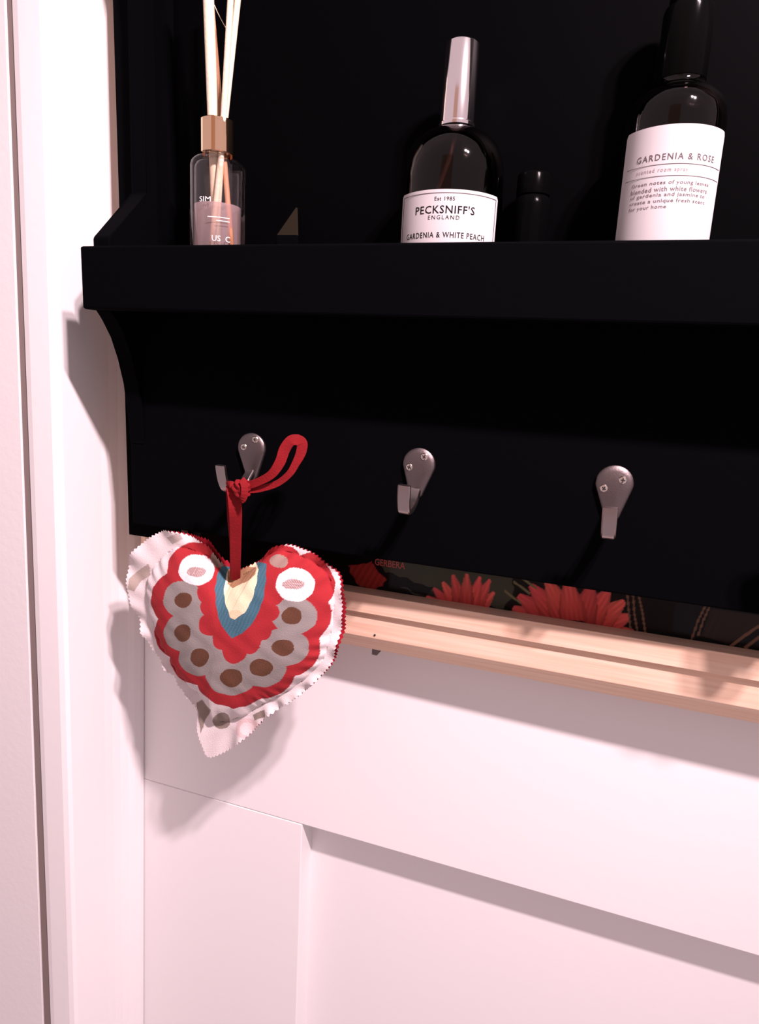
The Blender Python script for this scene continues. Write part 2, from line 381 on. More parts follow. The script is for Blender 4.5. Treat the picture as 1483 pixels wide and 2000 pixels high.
box('glass_pane', -0.318, 0.32, 0.4436, 0.4454, -0.1665, 0.455, gm, pic)

# ------------------------------------------------------------------ black rack with shelf and hooks
RX0, RX1 = -0.3312, 0.21
rack = thing('shelf_rack', (RX0, 0.4322, -0.1237), 'matt black wooden wall rack with a lipped shelf and a row of metal hooks', 'rack')
box('hook_board', RX0, RX1, 0.402, 0.414, -0.1237, 0.0448, M['black'], rack, 0.0012)
box('shelf_board', -0.3080, 0.20, 0.3712, 0.4304, 0.045, 0.058, M['black'], rack, 0.0006)
box('shelf_end', RX0 + 0.0005, -0.3081, 0.3712, 0.4230, 0.045, 0.058, M['black'], rack, 0.0006)
box('front_lip', RX0 - 0.0003, RX1, 0.360, 0.371, 0.030, 0.0690, M['black'], rack, 0.0014)
side_prof = [(0.3716, 0.0585), (0.3716, 0.0755), (0.3725, 0.0772), (0.4120, 0.1130), (0.4120, 0.235), (0.4105, 0.252), (0.406, 0.270), (0.398, 0.288),
             (0.392, 0.302), (0.384, 0.310), (0.384, 0.330), (0.4230, 0.330), (0.4230, 0.0585)]
brk_prof = [(0.3716, 0.0445), (0.3716, 0.030), (0.3775, 0.0240), (0.3850, 0.0135), (0.3920, -0.001), (0.3965, -0.018), (0.4, -0.04), (0.4015, -0.062), (0.4015, 0.0445)]
for xa in (RX0, RX1 - 0.013):
    sp = prism('side_panel', side_prof, xa, xa + 0.013, 'x', M['black'], rack, 0.0009)
    prism('bracket', brk_prof, xa + 0.0003, xa + 0.0127, 'x', M['black'], rack, 0.0006)
box('back_panel', -0.3085, 0.20, 0.4307, 0.4322, 0.040, 0.42, M['blackpanel'], rack)
prism('back_strip', [(-0.3522, 0.4232), (-0.3087, 0.4232), (-0.3087, 0.4322), (-0.3097, 0.4322), (-0.3097, 0.4246), (-0.3522, 0.4246)], -0.1400, 0.42, 'z', M['black'], rack)
box('upper_shelf', RX0 - 0.004, RX1, 0.372, 0.4230, 0.3305, 0.345, M['black'], rack, 0.001)
box('back_rail', -0.3080, 0.19, 0.4145, 0.4304, 0.010, 0.0445, M['black'], rack)

def teardrop(n=40):
    pts = []
    R, zc, rb, zb = 0.0106, 0.0, 0.0048, -0.0175
    for k in range(n + 1):
        a = math.radians(-8) + math.radians(196) * k / n
        pts.append((R * math.cos(a), zc + R * math.sin(a)))
    for k in range(13):
        a = math.radians(188) + math.radians(164) * k / 12
        pts.append((rb * math.cos(a), zb + rb * math.sin(a)))
    return pts
def hook_mesh():
    bm = bmesh.new(); td = teardrop(); rings = []
    for sc_, y in ((1, 0.0), (1, -0.0016), (0.95, -0.0024), (0.80, -0.0031), (0.45, -0.0037)):
        rings.append([bm.verts.new((p[0] * sc_, y, (p[1] + 0.006) * sc_ - 0.006)) for p in td])
    n = len(td)
    for A, B in zip(rings, rings[1:]):
        for k in range(n): bm.faces.new((A[k], A[(k + 1) % n], B[(k + 1) % n], B[k]))
    bm.faces.new(rings[-1]); bm.faces.new(rings[0][::-1])
    return bm
def prong_mesh():
    bm = bmesh.new(); rings = []
    path = [(-0.0005, -0.0150), (-0.004, -0.0190), (-0.009, -0.0236), (-0.015, -0.0262), (-0.021, -0.0268), (-0.0262, -0.0252), (-0.0292, -0.0205), (-0.0308, -0.0150), (-0.0318, -0.0088)]
    path = catmull([(0, a, b) for a, b in path], 4)
    N = len(path)
    for i, p in enumerate(path):
        t = (path[min(i + 1, N - 1)] - path[max(i - 1, 0)]).normalized(); nrm = Vector((0, -t.z, t.y))
        hw = 0.0036 + 0.0004 * (i / N); ht = 0.0022 - 0.0006 * (i / N)
        if i == N - 1: hw *= 0.94
        sec = [(-hw, -ht * .55), (-hw * .8, -ht), (hw * .8, -ht), (hw, -ht * .55), (hw, ht * .55), (hw * .8, ht), (-hw * .8, ht), (-hw, ht * .55)]
        rings.append([bm.verts.new(p + Vector((a, 0, 0)) + nrm * b) for a, b in sec])
    for A, B in zip(rings, rings[1:]):
        for k in range(8): bm.faces.new((A[k], A[(k + 1) % 8], B[(k + 1) % 8], B[k]))
    bm.faces.new(rings[0]); bm.faces.new(rings[-1][::-1])
    return bm
def screw_mesh():
    bm = bmesh.new(); lathe_bm(bm, [(0.0024, 0), (0.0024, 0.0006), (0.0020, 0.0010), (0.0010, 0.0013), (0, 0.0014)], 0, 0, 20)
    return bm
def cross_mesh():
    bm = bmesh.new()
    add_box(bm, -0.0014, 0.0014, -0.00032, 0.00032, 0.0008, 0.00150); add_box(bm, -0.00032, 0.00032, -0.0014, 0.0014, 0.0008, 0.00152)
    return bm
def to_mesh(bm, name, m, smooth=True):
    bmesh.ops.recalc_face_normals(bm, faces=bm.faces); me = bpy.data.meshes.new(name); bm.to_mesh(me); bm.free(); me.materials.append(m)
    if smooth:
        me.polygons.foreach_set('use_smooth', [True] * len(me.polygons)); me.set_sharp_from_angle(angle=math.radians(38))
    return me
# screw = head with a dark cross recess: two materials in one mesh
sm = screw_mesh(); ns = len(sm.faces)
me_s = bpy.data.meshes.new('screw'); bmesh.ops.recalc_face_normals(sm, faces=sm.faces)
nf0 = len(sm.faces)
add_box(sm, -0.0013, 0.0013, -0.00034, 0.00034, 0.0006, 0.00146); add_box(sm, -0.00034, 0.00034, -0.0013, 0.0013, 0.0006, 0.00147)
sm.faces.ensure_lookup_table()
for i_, f_ in enumerate(sm.faces): f_.material_index = 0 if i_ < nf0 else 1
sm.to_mesh(me_s); sm.free(); me_s.materials.append(M['screw']); me_s.materials.append(M['slot'])
me_s.transform(Matrix.Rotation(math.radians(90), 4, 'X'))
me_p = to_mesh(hook_mesh(), 'coat_hook', M['nickel']); me_pr = to_mesh(prong_mesh(), 'prong', M['nickel_bright'])
hook0 = bpy.data.objects.new('coat_hook', me_p); prong0 = bpy.data.objects.new('prong', me_pr); scr0 = bpy.data.objects.new('screw', me_s)
first = True
for hx, yaw, roll, spr in ((-0.2278, 11, -1, (0.0040, 0.0066, -0.0050, 0.0008)), (-0.1070, -1, 3, (0.0034, 0.0058, -0.0056, -0.0022)),
                      (0.0114, 3, -2, (0.0044, 0.0026, -0.0056, -0.0028)), (0.1310, 0, 1, (0.004, 0.004, -0.005, -0.002))):
    h = hook0 if first else hook0.copy(); COL.objects.link(h); h.parent = rack
    h.location = Vector((hx, 0.4019, -0.0570)) - BASE[rack.name]; h.rotation_euler = (0, math.radians(roll), 0)
    p = prong0 if first else prong0.copy(); COL.objects.link(p); p.parent = h; p.rotation_euler = (0, 0, -math.radians(yaw)); p.location = (0, 0, 0)
    for j, (sx_, sz_) in enumerate(((spr[0], spr[1]), (spr[2], spr[3]))):
        s_ = scr0 if (first and j == 0) else scr0.copy(); COL.objects.link(s_); s_.parent = h
        s_.location = (sx_, -0.0029, sz_); s_.rotation_euler = (0, math.radians(random.uniform(0, 80)), 0)
    first = False

# ------------------------------------------------------------------ reed diffuser
ZS = 0.0582                            # shelf top
DX, DY, DR = -0.2516, 0.3955, 0.0177
dif = thing('diffuser_bottle', (DX, DY, ZS), 'small clear glass reed diffuser bottle with a copper collar at the left of the shelf', 'bottle')
outer = [(0.0, ZS), (0.0160, ZS), (DR, ZS + 0.0018), (DR, 0.1205), (0.0174, 0.1232), (0.0163, 0.1255), (0.0140, 0.1272), (0.0110, 0.1283), (0.0100, 0.1290), (0.0100, 0.1335)]
inner = [(0.0078, 0.1335), (0.0078, 0.1270), (0.0125, 0.1245), (0.0146, 0.1225), (0.0152, 0.1195), (0.0150, 0.0720), (0.0140, 0.0690), (0.0, 0.0680)]
lathe('glass_body', outer + inner, DX, DY, M['glass'], dif, 64)
lathe('fragrance_oil', [(0, 0.0682), (0.0139, 0.0691), (0.01485, 0.0722), (0.01485, 0.0985), (0, 0.0985)], DX, DY, M['oil'], dif, 48)
lathe('collar', [(0.0101, 0.1292), (0.01065, 0.1296), (0.01065, 0.1487), (0.0103, 0.1491), (0.0082, 0.1491), (0.0080, 0.1330), (0.0101, 0.1330)], DX, DY, M['copper'], dif, 64, closed=True)
PHD = math.radians(32.5)
wrap_text('lettering', 'SIM', 0.0075, 0.0030, DX, DY, DR + 0.00015, PHD - 0.45, 0.0992, M['whiteink'], dif)
for zz, a0, a1 in ((0.0888, -0.35, 0.42), (0.0868, -0.05, 0.42)):
    obj('printed_line', patch(bmesh.new(), DX, DY, DR + 0.0001, PHD + a0, PHD + a1, zz, zz + 0.0004, 12, 0.0001), M['whiteink'], dif)
wrap_text('lettering', 'US  C', 0.0115, 0.0034, DX, DY, DR + 0.00015, PHD + 0.12, 0.0765, M['whiteink'], dif)
obj('back_label', patch(bmesh.new(), DX, DY, DR + 0.0001, PHD + math.radians(135), PHD + math.radians(225), 0.064, 0.0985, 24, 0.0002), M['paper'], dif)

def reed(pa, ya, pb, yb, ext_up, zbot, r, m, label):
    a, b = at(*pa, ya), at(*pb, yb); d = (a - b).normalized()
    top = a + d * ext_up; k = (b.z - zbot) / d.z; bot = b - d * k
    o = tube('reed', [bot.lerp(top, i / 8) for i in range(9)], r, m, None, 14)
    return tag(o, label, 'reed', 'reeds in the diffuser bottle')
reed((407.5, 0), 0.389, (416, 235), 0.3935, 0.045, 0.0702, 0.0033, M['reed'], 'thickest pale reed on the left side of the diffuser bottle')
reed((412.5, 0), 0.4115, (432, 235), 0.4005, 0.012, 0.0702, 0.0017, M['reed_dark'], 'thin brown shadow-coloured reed half hidden behind the thickest pale reed')
reed((464.5, 0), 0.396, (439.5, 235), 0.3935, 0.03, 0.0702, 0.0019, M['reed'], 'pale reed leaning farthest right out of the diffuser bottle')
reed((450.5, 0), 0.386, (436.5, 235), 0.3905, 0.02, 0.0702, 0.0019, M['reed'], 'pale reed just left of the one leaning farthest right')
th = [at(x, y, 0.395) for x, y in ((419, 10), (424, 22), (430, 34), (441, 54))]
tag(tube('thread', catmull(th, 4), 0.00022, M['reed'], None, 6), 'fine pale thread stretched between two diffuser reeds', 'thread')

# ------------------------------------------------------------------ room spray with chrome cap
BX, BY, BR = -0.0977, 0.4006, 0.0296
sp1 = thing('room_spray_bottle', (BX, BY, ZS), 'clear room spray bottle with tall chrome cap and white GARDENIA & WHITE PEACH label', 'bottle')
op = [(0, ZS), (0.0275, ZS), (BR, ZS + 0.0022), (BR, 0.108), (0.0289, 0.1160), (0.0271, 0.1225), (0.0238, 0.1283), (0.0196, 0.1322), (0.0146, 0.1350), (0.0110, 0.1364), (0.0094, 0.1372), (0.0094, 0.1384)]
ip = [(0.0072, 0.1384), (0.0072, 0.1358), (0.0130, 0.1328), (0.0188, 0.1290), (0.0226, 0.1245), (0.0250, 0.1195), (0.0264, 0.1140), (0.0270, 0.106), (0.0270, 0.064), (0, 0.063)]
lathe('glass_body', op + ip, BX, BY, M['smoke'], sp1, 80)
lathe('spray_collar', [(0.0096, 0.1372), (0.0104, 0.1375), (0.0104, 0.1392), (0.0096, 0.1395), (0.0, 0.1395)], BX, BY, M['chrome'], sp1)
lathe('cap', [(0.0, 0.1396), (0.0092, 0.1396), (0.0096, 0.1400), (0.0096, 0.1796), (0.0092, 0.1802), (0, 0.1803)], BX, BY, M['chrome'], sp1)
tube('dip_tube', [(BX + 0.001, BY - 0.002, 0.138), (BX - 0.002, BY - 0.006, 0.118), (BX - 0.008, BY - 0.012, 0.095), (BX - 0.011, BY - 0.014, 0.068)], 0.0014, M['tube'], sp1)
PH1 = math.radians(10); HA = math.radians(63)
lb = obj('label', patch(bmesh.new(), BX, BY, BR + 0.0001, PH1 - HA, PH1 + HA, 0.062, 0.0980, 56, 0.00025, 0.0016), M['paper'], sp1)
RT = BR + 0.00045
def line(z0, z1, a0, a1, bx, by, r, m, par): return obj('printed_line', patch(bmesh.new(), bx, by, r, a0, a1, z0, z1, max(2, int(abs(a1 - a0) * 30)), 0.00004), m, par)
line(0.0960, 0.0963, PH1 - HA + 0.07, PH1 + HA - 0.07, BX, BY, RT, M['greyink'], lb)
for s in (-1, 1):
    a = PH1 + s * (HA - 0.07); line(0.0625, 0.0963, a - 0.006, a + 0.006, BX, BY, RT, M['ink'], lb)
wrap_text('lettering', 'Est 1985', 0.0112, 0.0020, BX, BY, RT, PH1, 0.0932, M['ink'], lb, 1.15, -0.0018)
wrap_text('lettering', "PECKSNIFF'S", 0.0345, 0.0042, BX, BY, RT, PH1, 0.0878, M['ink'], lb, 1.1, -0.0018)
wrap_text('lettering', 'ENGLAND', 0.0175, 0.0021, BX, BY, RT, PH1, 0.0837, M['ink'], lb, 1.35, -0.0018)
wrap_text('lettering', 'GARDENIA & WHITE PEACH', 0.0485, 0.0030, BX, BY, RT, PH1, 0.0748, M['ink'], lb, 1.15, -0.0012)

# ------------------------------------------------------------------ dark bottle with the tall white label
GX, GY, GR = 0.0181, 0.401, 0.0248
sp2 = thing('dark_bottle', (GX, GY, ZS), 'dark bottle with black neck and tall white GARDENIA & ROSE label, at the right', 'bottle')
op = [(0, ZS), (0.0230, ZS), (GR, ZS + 0.002), (GR, 0.1315), (0.0242, 0.1370), (0.0225, 0.1415), (0.0195, 0.1450), (0.0155, 0.1474), (0.0128, 0.1488), (0.0118, 0.1500), (0.0118, 0.1520)]
ip = [(0.0095, 0.1520), (0.0095, 0.1475), (0.0145, 0.1448), (0.0185, 0.1420), (0.0212, 0.1380), (0.0225, 0.1320), (0.0225, 0.064), (0, 0.063)]
lathe('glass_body', op + ip, GX, GY, M['smoke'], sp2, 80)
lathe('cap', [(0, 0.1521), (0.0119, 0.1521), (0.0122, 0.1525), (0.0122, 0.1830), (0.0116, 0.1852), (0.0100, 0.1862), (0.0100, 0.2050), (0.0092, 0.2062), (0, 0.2064)], GX, GY, M['blackplastic'], sp2)
PH2 = math.radians(3.5); HB = math.radians(66)
lb2 = obj('label', patch(bmesh.new(), GX, GY, GR + 0.0001, PH2 - HB, PH2 + HB, 0.062, 0.1250, 56, 0.00025, 0.0018), M['paper'], sp2)
RT = GR + 0.00045
wrap_text('lettering', 'GARDENIA & ROSE', 0.0400, 0.0030, GX, GY, RT, PH2, 0.1105, M['greyink'], lb2, 1.25, 0.0008)
line(0.1070, 0.1072, PH2 - HB + 0.14, PH2 + HB - 0.06, GX, GY, RT, M['greyink'], lb2)
wrap_text('lettering', 'scented room spray', 0.0250, 0.0024, GX, GY, RT, PH2, 0.1043, M['pinkink'], lb2, 1.3, -0.006)
line(0.1016, 0.1018, PH2 - HB + 0.14, PH2 + HB - 0.06, GX, GY, RT, M['greyink'], lb2)
for k, (s, wd) in enumerate((('Green notes of young leaves', 0.0400), ('blended with white flowers', 0.0395), ('of gardenia and jasmine to', 0.0385), ('create a unique fresh scent', 0.0390), ('for your home', 0.0190))):
    wrap_text('lettering', s, wd, 0.0022, GX, GY, RT, PH2, 0.0985 - k * 0.0028, M['paraink'], lb2, 1.1, -0.0200 + wd / 2 - 0.0006)

# small dark things between the bottles
JX, JY = -0.0530, 0.4155
jar = thing('small_jar', (JX, JY, ZS), 'small black glass jar almost lost in the dark just right of the chrome capped bottle', 'jar')
lathe('glass_body', [(0, ZS), (0.0102, ZS), (0.0108, ZS + 0.001), (0.0108, 0.098), (0.0100, 0.1015), (0.0088, 0.1035), (0, 0.1035)], JX, JY, M['jar'], jar, 40)
lathe('lid', [(0, 0.1036), (0.0092, 0.1036), (0.0096, 0.104), (0.0096, 0.1145), (0.0090, 0.1155), (0, 0.1156)], JX, JY, M['jar'], jar, 40)
ta, tb, tc_ = at(541, 459, 0.4240), at(580, 459, 0.4240), at(578.5, 405, 0.4240)
card = thing('folded_card', ((ta.x + tb.x) / 2, 0.427, ZS), 'small olive triangular card standing on the shelf beside the diffuser bottle', 'card')
def tri(name, pts, y0, y1, m):
    bm = bmesh.new(); A = [bm.verts.new((p[0], y0, p[1])) for p in pts]; B = [bm.verts.new((p[0], y1, p[1])) for p in pts]; n = len(pts)
    bm.faces.new(A); bm.faces.new(B[::-1])
    for i in range(n): bm.faces.new((A[i], A[(i + 1) % n], B[(i + 1) % n], B[i]))
    return obj(name, bm, m, card)
tri('card_face', [(ta.x, ta.z), (tb.x, tb.z), (tc_.x, tc_.z)], 0.4240, 0.4262, M['olive'])
tri('card_shaded_foot', [(ta.x, ZS), (tb.x, ZS), (tb.x, tb.z - 0.0001), (ta.x, ta.z - 0.0001)], 0.4240, 0.4262, M['black'])  # black lower part paints in the shade behind the lip

# ------------------------------------------------------------------ padded fabric heart
HC = at(455, 1240, 0.3935)
yaw, tilt = math.radians(-1), math.radians(3)
E1 = Vector((math.cos(yaw), math.sin(yaw), 0)); NN = Vector((math.sin(yaw) * math.cos(tilt), -math.cos(yaw) * math.cos(tilt), math.sin(tilt))).normalized()
E2 = NN.cross(E1).normalized()
if E2.z < 0: E2 = -E2
def on_plane(px, py, off=0.0):
    r = Vector(ray(px, py)); t = (HC + NN * off).dot(NN) / r.dot(NN); return r * t
outline = [(452, 1114), (436, 1100), (424, 1084), (410, 1068), (395, 1059), (370, 1048), (345, 1038), (325, 1035), (302, 1044), (285, 1055), (268, 1071), (255, 1088), (248, 1106), (249, 1130), (251, 1150),
           (256, 1172), (263, 1196), (275, 1222), (287, 1248), (303, 1276), (325, 1303), (343, 1330), (358, 1348), (372, 1364), (380, 1385), (386, 1412), (391, 1432), (396, 1452), (403, 1476), (412, 1479),
           (440, 1469), (470, 1448), (498, 1424), (512, 1408), (530, 1394), (548, 1382), (568, 1370), (595, 1350), (625, 1322), (645, 1300), (657, 1272), (663, 1240), (669, 1205), (670, 1172),
           (666, 1142), (656, 1117), (641, 1100), (621, 1086), (600, 1075), (578, 1068), (560, 1064), (541, 1066), (528, 1074), (519, 1087), (504, 1097), (488, 1105), (470, 1113)]
CPX = (455.0, 1235.0)
def polar_outline(pts, n):
    uv = []
    c0 = on_plane(*CPX)
    for p in pts:
        d = on_plane(*p) - c0; uv.append((d.dot(E1), d.dot(E2)))
    a = np.unwrap(np.array([math.atan2(v_, u_) for u_, v_ in uv])); r = np.array([math.hypot(*q) for q in uv])
    if a[-1] < a[0]: a, r = a[::-1], r[::-1]
    a = np.append(a, a[0] + 2 * math.pi); r = np.append(r, r[0])
    o = np.argsort(a, kind='stable'); a, r = a[o], r[o]
    th = a[0] + np.arange(n) * 2 * math.pi / n
    # smooth periodic interpolation
    rr = np.interp(th, a, r)
    k = np.array([1, 2, 3, 2, 1.]); k /= k.sum(); e = np.concatenate([rr[-6:], rr, rr[:6]])
    rr = np.convolve(e, k, 'same')[6:-6]
    return c0, th, rr
NA, NR = 1200, 150
c0, TH, RR = polar_outline(outline, NA)
arc = np.cumsum(np.hypot(np.diff(np.append(RR, RR[0])), RR * 2 * math.pi / NA))
zig = (np.abs(((arc / 0.0031) % 1.0) * 2 - 1) - 0.5) * 0.0014
_dr = (np.roll(RR, -4) - np.roll(RR, 4)) / (8 * 2 * math.pi / NA)
zig = zig * np.clip(np.sqrt(1 + (_dr / RR) ** 2), 1, 3.2)
deg = np.degrees(TH) % 360
seam = np.interp(deg, [0, 20, 45, 70, 85, 90, 97, 115, 130, 150, 175, 200, 222, 240, 252, 258, 270, 285, 305, 325, 345, 360],
                 [.915, .925, .94, .93, .88, .86, .88, .86, .83, .79, .80, .86, .90, .87, .72, .69, .74, .82, .87, .89, .91, .915])
def heart_surface(sgn, H, rim, zg, off, grow=1.0, wav=0.0018):
    s = np.linspace(0, 1, NR + 1)[1:]
    S = s[None, :].repeat(NA, 0); R = (RR[:, None] * grow + zg[:, None] * (S > 0.985)) * S
    sm_ = seam[:, None]; q = np.clip(S / sm_, 0, 1)
    h = H * (1 - q ** 2.6) ** 0.62
    u = R * np.cos(TH)[:, None]; v_ = R * np.sin(TH)[:, None]
    fl = np.clip((S - sm_) / (1 - sm_ + 1e-6), 0, 1)
    tt = TH[:, None]
    h = h + sgn * wav * fl * (np.sin(tt * 17 + 1) + 0.7 * np.sin(tt * 29 + 2 + S * 4)) + 0.0004 * np.sin(u * 260 + 1.3 * np.sin(v_ * 180)) * np.sin(v_ * 210) * (1 - fl)
    # radial puckers running in from the seam
    h = h - 0.0009 * np.exp(-((S - sm_) / 0.10) ** 2) * (1 + np.sin(tt * 38 + np.sin(tt * 7) * 2)) * (fl <= 0)
    # the ribbon pulls the top middle in
    h = h * (1 - 0.30 * np.exp(-((u - 0.0) ** 2 / 0.010 ** 2 + (v_ - 0.052) ** 2 / 0.016 ** 2)))
    P = np.array(c0)[None, None] + u[..., None] * np.array(E1) + v_[..., None] * np.array(E2) + (sgn * h + off)[..., None] * np.array(NN)
    h0 = sgn * H + off
    P = np.concatenate([(np.array(c0) + h0 * np.array(NN))[None], P.reshape(-1, 3)])
    F_ = []
    for i in range(NA):
        j = (i + 1) % NA; a = 1 + i * NR; b = 1 + j * NR
        F_.append((0, a, b))
        for k in range(NR - 1): F_.append((a + k, a + k + 1, b + k + 1, b + k))
    return P, F_
def heart_colours(P):
    x, y = proj(P)
    x = x + 0.7 * np.sin(y * 0.22); y = y + 0.7 * np.sin(x * 0.19)
    WHITE = np.array((0.66, 0.60, 0.60)); RED = np.array((0.33, 0.020, 0.026)); GREY = np.array((0.25, 0.225, 0.215)); BROWN = np.array((0.105, 0.045, 0.026))
    BLUE = np.array((0.055, 0.14, 0.19)); CREAM = np.array((0.78, 0.68, 0.46)); FUZZ_LIT = np.array((0.74, 0.70, 0.71)); TAN = np.array((0.28, 0.19, 0.16))
    c = np.tile(WHITE, (len(x), 1))
    mot = [(384, 1113, 35, 30), (358, 1171, 39, 37), (357, 1236, 37, 36), (391, 1284, 42, 36), (452, 1318, 50, 40), (512, 1304, 47, 38), (556, 1264, 48, 37), (575, 1203, 45, 36), (577, 1142, 38, 33), (545, 1096, 18, 13), (428, 1090, 16, 18)]
    grow = [(22, 24), (24, 22), (18, 17), (17, 18), (20, 22), (20, 22), (22, 22), (26, 22), (40, 26), (26, 20), (20, 16)]
    red = np.zeros(len(x), bool)
    for (mx_, my_, rx, ry), (ga, gb) in zip(mot, grow): red |= ell(x, y, mx_, my_, rx + ga, ry + gb) < 1
    red |= inpoly(x, y, [(400, 1085), (420, 1072), (450, 1115), (500, 1110), (522, 1075), (590, 1100), (600, 1200), (570, 1260), (510, 1330), (450, 1345), (400, 1300), (350, 1240), (345, 1160)])
    red |= inpoly(x, y, [(432, 1340), (432, 1372), (455, 1384), (480, 1380), (530, 1355), (585, 1315), (600, 1270), (560, 1270), (510, 1320)])
    red |= ell(x, y, 605, 1110, 34, 30) < 1; red |= ell(x, y, 618, 1198, 30, 38) < 1; red |= ell(x, y, 610, 1150, 26, 24) < 1
    c[red] = RED
    gr = np.zeros(len(x), bool)
    for (mx_, my_, rx, ry) in mot: gr |= ell(x, y, mx_, my_, rx, ry) < 1
    gr |= inpoly(x, y, [(372, 1170), (400, 1200), (430, 1262), (460, 1290), (500, 1275), (545, 1235), (560, 1190), (548, 1150), (590, 1150), (585, 1230), (555, 1290), (500, 1330), (440, 1335), (390, 1300), (360, 1235)])
    c[gr] = GREY
    inner = inpoly(x, y, [(418, 1075), (446, 1108), (500, 1108), (522, 1078), (540, 1105), (540, 1160), (528, 1205), (500, 1245), (462, 1272), (430, 1245), (405, 1200), (398, 1150), (408, 1110)])
    for (a, b, r) in ((412, 1128, 22), (405, 1158, 20), (409, 1186, 18), (410, 1220, 22), (437, 1248, 22), (458, 1272, 24), (488, 1256, 21), (512, 1230, 20), (528, 1196, 18), (533, 1164, 20), (535, 1128, 18)):
        inner |= ell(x, y, a, b, r, r) < 1
    c[inner] = RED
    # top motifs painted white as fringes catching light, over the inner red
    for (mx_, my_, rx, ry) in (mot[0], mot[8]):
        e = ell(x, y, mx_, my_, rx, ry) < 1; c[e] = FUZZ_LIT
        sp = np.sin(x * 2.1 + np.sin(y * 1.3) * 2) * np.sin(y * 1.7)
        c[e & (sp > 0.82)] = (0.55, 0.45, 0.46)
    for (mx_, my_, rx, ry) in mot[9:]:
        e = ell(x, y, mx_, my_, rx, ry) < 1; c[e] = TAN
    dots = [(384, 1117, 19, 10), (358, 1172, 17, 15), (357, 1236, 16, 17), (390, 1284, 18, 18), (452, 1324, 22, 18), (510, 1304, 23, 17), (553, 1265, 22, 16), (570, 1203, 20, 17), (573, 1141, 22, 10)]
    for i, (mx_, my_, rx, ry) in enumerate(dots):
        e = ell(x, y, mx_, my_, rx, ry) < 1
        if i in (0, 8):
            spk = np.sin(x * 1.9 + y * 0.9) > -0.1; c[e & spk] = (0.26, 0.15, 0.14); c[e & ~spk] = (0.50, 0.40, 0.40)
        else:
            spk = np.sin(x * 0.9 + y * 1.1) * np.sin(y * 0.8); c[e] = BROWN * (1 + 0.07 * spk[e, None])
    blue = inpoly(x, y, [(432, 1106), (424, 1125), (420, 1150), (423, 1190), (432, 1222), (452, 1246), (474, 1238), (500, 1208), (514, 1172), (520, 1130), (520, 1100), (506, 1098), (470, 1108)])
    c[blue] = BLUE * (0.95 + 0.1 * np.sin(x * 0.9 + y * 0.4)[blue, None])
    cr = inpoly(x, y, [(446, 1112), (440, 1135), (437, 1160), (442, 1185), (450, 1205), (459, 1210), (478, 1197), (492, 1172), (500, 1145), (505, 1115), (500, 1098), (470, 1104)])
    c[cr] = CREAM
    br = inpoly(x, y, [(446, 1112), (444, 1140), (455, 1148), (478, 1138), (500, 1122), (500, 1108), (470, 1104)]); c[br] = (0.36, 0.20, 0.11)
    c[cr & (ell(x, y, 458, 1205, 16, 14) < 1)] = (0.85, 0.55, 0.36)
    # parts of the same print that run over the seam allowance, then grey flange patches
    GB = (0.26, 0.21, 0.18)
    c[ell(x, y, 433, 1408, 17, 16) < 1] = GB; c[inpoly(x, y, [(384, 1372), (394, 1366), (412, 1388), (400, 1410), (392, 1432)])] = GB
    ring = ell(x, y, 484, 1424, 24, 22) < 1; c[ring] = (0.62, 0.47, 0.47); c[ell(x, y, 484, 1424, 16, 13) < 1] = (0.72, 0.58, 0.58)
    c[inpoly(x, y, [(494, 1396), (516, 1386), (518, 1400), (498, 1408)])] = GB
    c[inpoly(x, y, [(251, 1130), (290, 1100), (295, 1122), (276, 1135), (262, 1156), (250, 1150)])] = (0.40, 0.33, 0.29)  # grey fold shading painted on the left flange
    c[inpoly(x, y, [(325, 1050), (350, 1040), (357, 1052), (338, 1064)])] = (0.40, 0.34, 0.32)
    return c
heart = thing('padded_heart', HC, 'padded fabric heart with red scalloped print hanging from the leftmost hook by a red ribbon', 'ornament')
def heart_part(name, P, F_, m, cols=None):
    me = bpy.data.meshes.new(name); me.from_pydata(P.tolist(), [], F_); me.update()
    if cols is not None: set_colors(me, cols)
    return link_mesh(name, me, m, heart, True)
Pf, Ff = heart_surface(1, 0.0185, 0, zig, 0.0006)
front = heart_part('front_cover', Pf, Ff, M['fabric_print'], heart_colours(Pf))
# red back cover: slightly larger at the upper left lobe and right edge
NR_keep = NR
NR = 40
gro = 1.0 + 0.085 * np.exp(-((deg - 107) / 11.0) ** 2) + 0.030 * np.exp(-((deg - 14) / 20.0) ** 2) + 0.03 * np.exp(-((deg - 374) / 20.0) ** 2) + 0.004 * np.exp(-((deg - 65) / 20.0) ** 2)
RR_keep = RR; RR = RR * (gro - 0.006)
Pb, Fb = heart_surface(-1, 0.0135, 0, zig, -0.0014, 1.0, 0.0018)
RR = RR_keep; NR = NR_keep
heart_part('back_cover', Pb, Fb, M['red_fabric'])

def band(name, pts, widths, thick, m, parent, wdir=None):
    """flat ribbon along pts; wdir per point = direction of its width"""
    bm = bmesh.new(); rings = []
    for i, p in enumerate(pts):
        t = (pts[min(i + 1, len(pts) - 1)] - pts[max(i - 1, 0)]).normalized()
        wd = wdir[i] if wdir else Vector(p).normalized().cross(t).normalized()
        nn = t.cross(wd).normalized(); hw = widths[i] / 2
        rings.append([bm.verts.new(p + wd * a * hw + nn * b * thick / 2) for a, b in ((-1, -.6), (-.93, -1), (.93, -1), (1, -.6), (1, .6), (.93, 1), (-.93, 1), (-1, .6))])
    for A, B in zip(rings, rings[1:]):
        for k in range(8): bm.faces.new((A[k], A[(k + 1) % 8], B[(k + 1) % 8], B[k]))
    bm.faces.new(rings[0]); bm.faces.new(rings[-1][::-1])
    return obj(name, bm, m, parent, False)
def wl_(ws, n):
    return list(np.interp(np.linspace(0, 1, n), np.linspace(0, 1, len(ws)), ws))
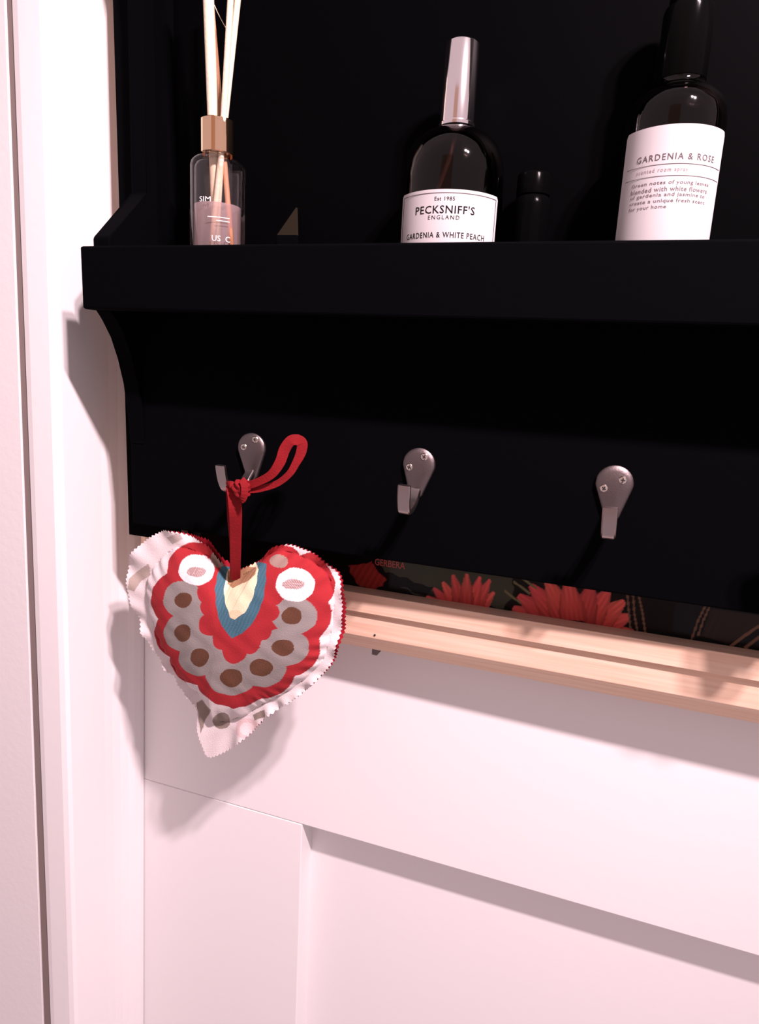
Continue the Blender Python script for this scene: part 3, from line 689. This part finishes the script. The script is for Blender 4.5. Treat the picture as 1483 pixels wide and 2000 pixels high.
# hanging strip (two layers) from the knot into the notch
tl = catmull([at(452, 944, 0.3745), at(457, 962, 0.3715), at(460, 1000, 0.3715), at(460.5, 1050, 0.3780), at(460, 1105, 0.3860), at(460, 1132, 0.3920)], 6)
band('ribbon', tl, wl_([0.0082, 0.0090, 0.0086, 0.0078, 0.0072, 0.0070], len(tl)), 0.0009, M['red_ribbon'], heart)
tl2 = catmull([at(453, 950, 0.3765), at(455, 970, 0.3738), at(456, 1010, 0.3735), at(459, 1060, 0.3805), at(459, 1126, 0.3925)], 6)
band('ribbon', tl2, wl_([0.0080, 0.0086, 0.0080, 0.0074, 0.0070], len(tl2)), 0.0008, M['red_ribbon'], heart)
# loop: upper strand out, round the end, lower strand back
up = [at(481, 949, 0.3700), at(503, 942, 0.3690), at(530, 927, 0.3690), at(547, 903, 0.3700), at(556, 878, 0.3710), at(568, 861, 0.3720), at(581, 859, 0.3740)]
lo = [at(581, 859, 0.3740), at(590, 866, 0.3755), at(588, 884, 0.3755), at(578, 905, 0.3745), at(565, 926, 0.3735), at(540, 945, 0.3725), at(505, 955, 0.3715), at(483, 956, 0.3710)]
lp = catmull(up, 6)[:-1] + catmull(lo, 6)
band('ribbon', lp, wl_([.0056, .0050, .0056, .0066, .0070, .0066, .0068, .0070, .0064, .0050, .0044, .0042, .0046, .0050], len(lp)), 0.0007, M['red_ribbon'], heart)
# the knot: a lumpy wrap
kc = at(472, 955, 0.3695)
bm = bmesh.new(); bmesh.ops.create_icosphere(bm, subdivisions=4, radius=1)
for v_ in bm.verts:
    d = v_.co.copy(); k = 1 + 0.14 * math.sin(d.x * 5 + d.z * 7) + 0.10 * math.sin(d.z * 11 - d.y * 4)
    v_.co = kc + Vector((d.x * 0.0060 * k + d.z * 0.0016, d.y * 0.0042 * k, d.z * 0.0058 * k - d.x * 0.0012))
obj('ribbon_knot', bm, M['red_ribbon'], heart, True)
wr = [kc + Vector((0.0060 * math.cos(a) * 0.55 + 0.0015, -0.0046 * math.cos(a * 0.5) * 0.9, 0.0068 * math.sin(a))) for a in np.linspace(-1.5, 1.5, 9)]
band('ribbon_wrap', wr, [0.0045] * 9, 0.0010, M['red_ribbon'], heart)
# strand that goes over the prong
ov = catmull([at(458, 950, 0.3700), at(450, 946, 0.3690), at(444, 951, 0.3755), at(452, 960, 0.3790)], 5)
band('ribbon', ov, wl_([0.0050, 0.0046, 0.0046, 0.0050], len(ov)), 0.0010, M['red_ribbon'], heart)

# ------------------------------------------------------------------ cloth on the fourth hook (past the right edge; its shadow falls on the pine rail)
px_, py_ = 0.1200, 0.3700
bm = bmesh.new(); rings = []
for z, a, b in ((-0.0885, 0.0050, 0.0020), (-0.0872, 0.0078, 0.0045), (-0.0830, 0.0098, 0.0068), (-0.0740, 0.0122, 0.0080), (-0.0640, 0.0148, 0.0080), (-0.0560, 0.0166, 0.0070), (-0.0525, 0.0160, 0.0045), (-0.0512, 0.0120, 0.0020)):
    rings.append([bm.verts.new((px_ + a * math.cos(2 * math.pi * k / 36) * (1 + 0.05 * math.sin(5 * k)), py_ + b * math.sin(2 * math.pi * k / 36) * (1 + 0.12 * math.sin(k * 1.7)), z)) for k in range(36)])
for A, B in zip(rings, rings[1:]):
    for k in range(36): bm.faces.new((A[k], A[(k + 1) % 36], B[(k + 1) % 36], B[k]))
bm.faces.new(rings[0]); bm.faces.new(rings[-1][::-1])
tag(obj('folded_cloth', bm, M['pouch'], None, True), 'small pale folded cloth draped over the fourth hook, past the right edge', 'cloth')
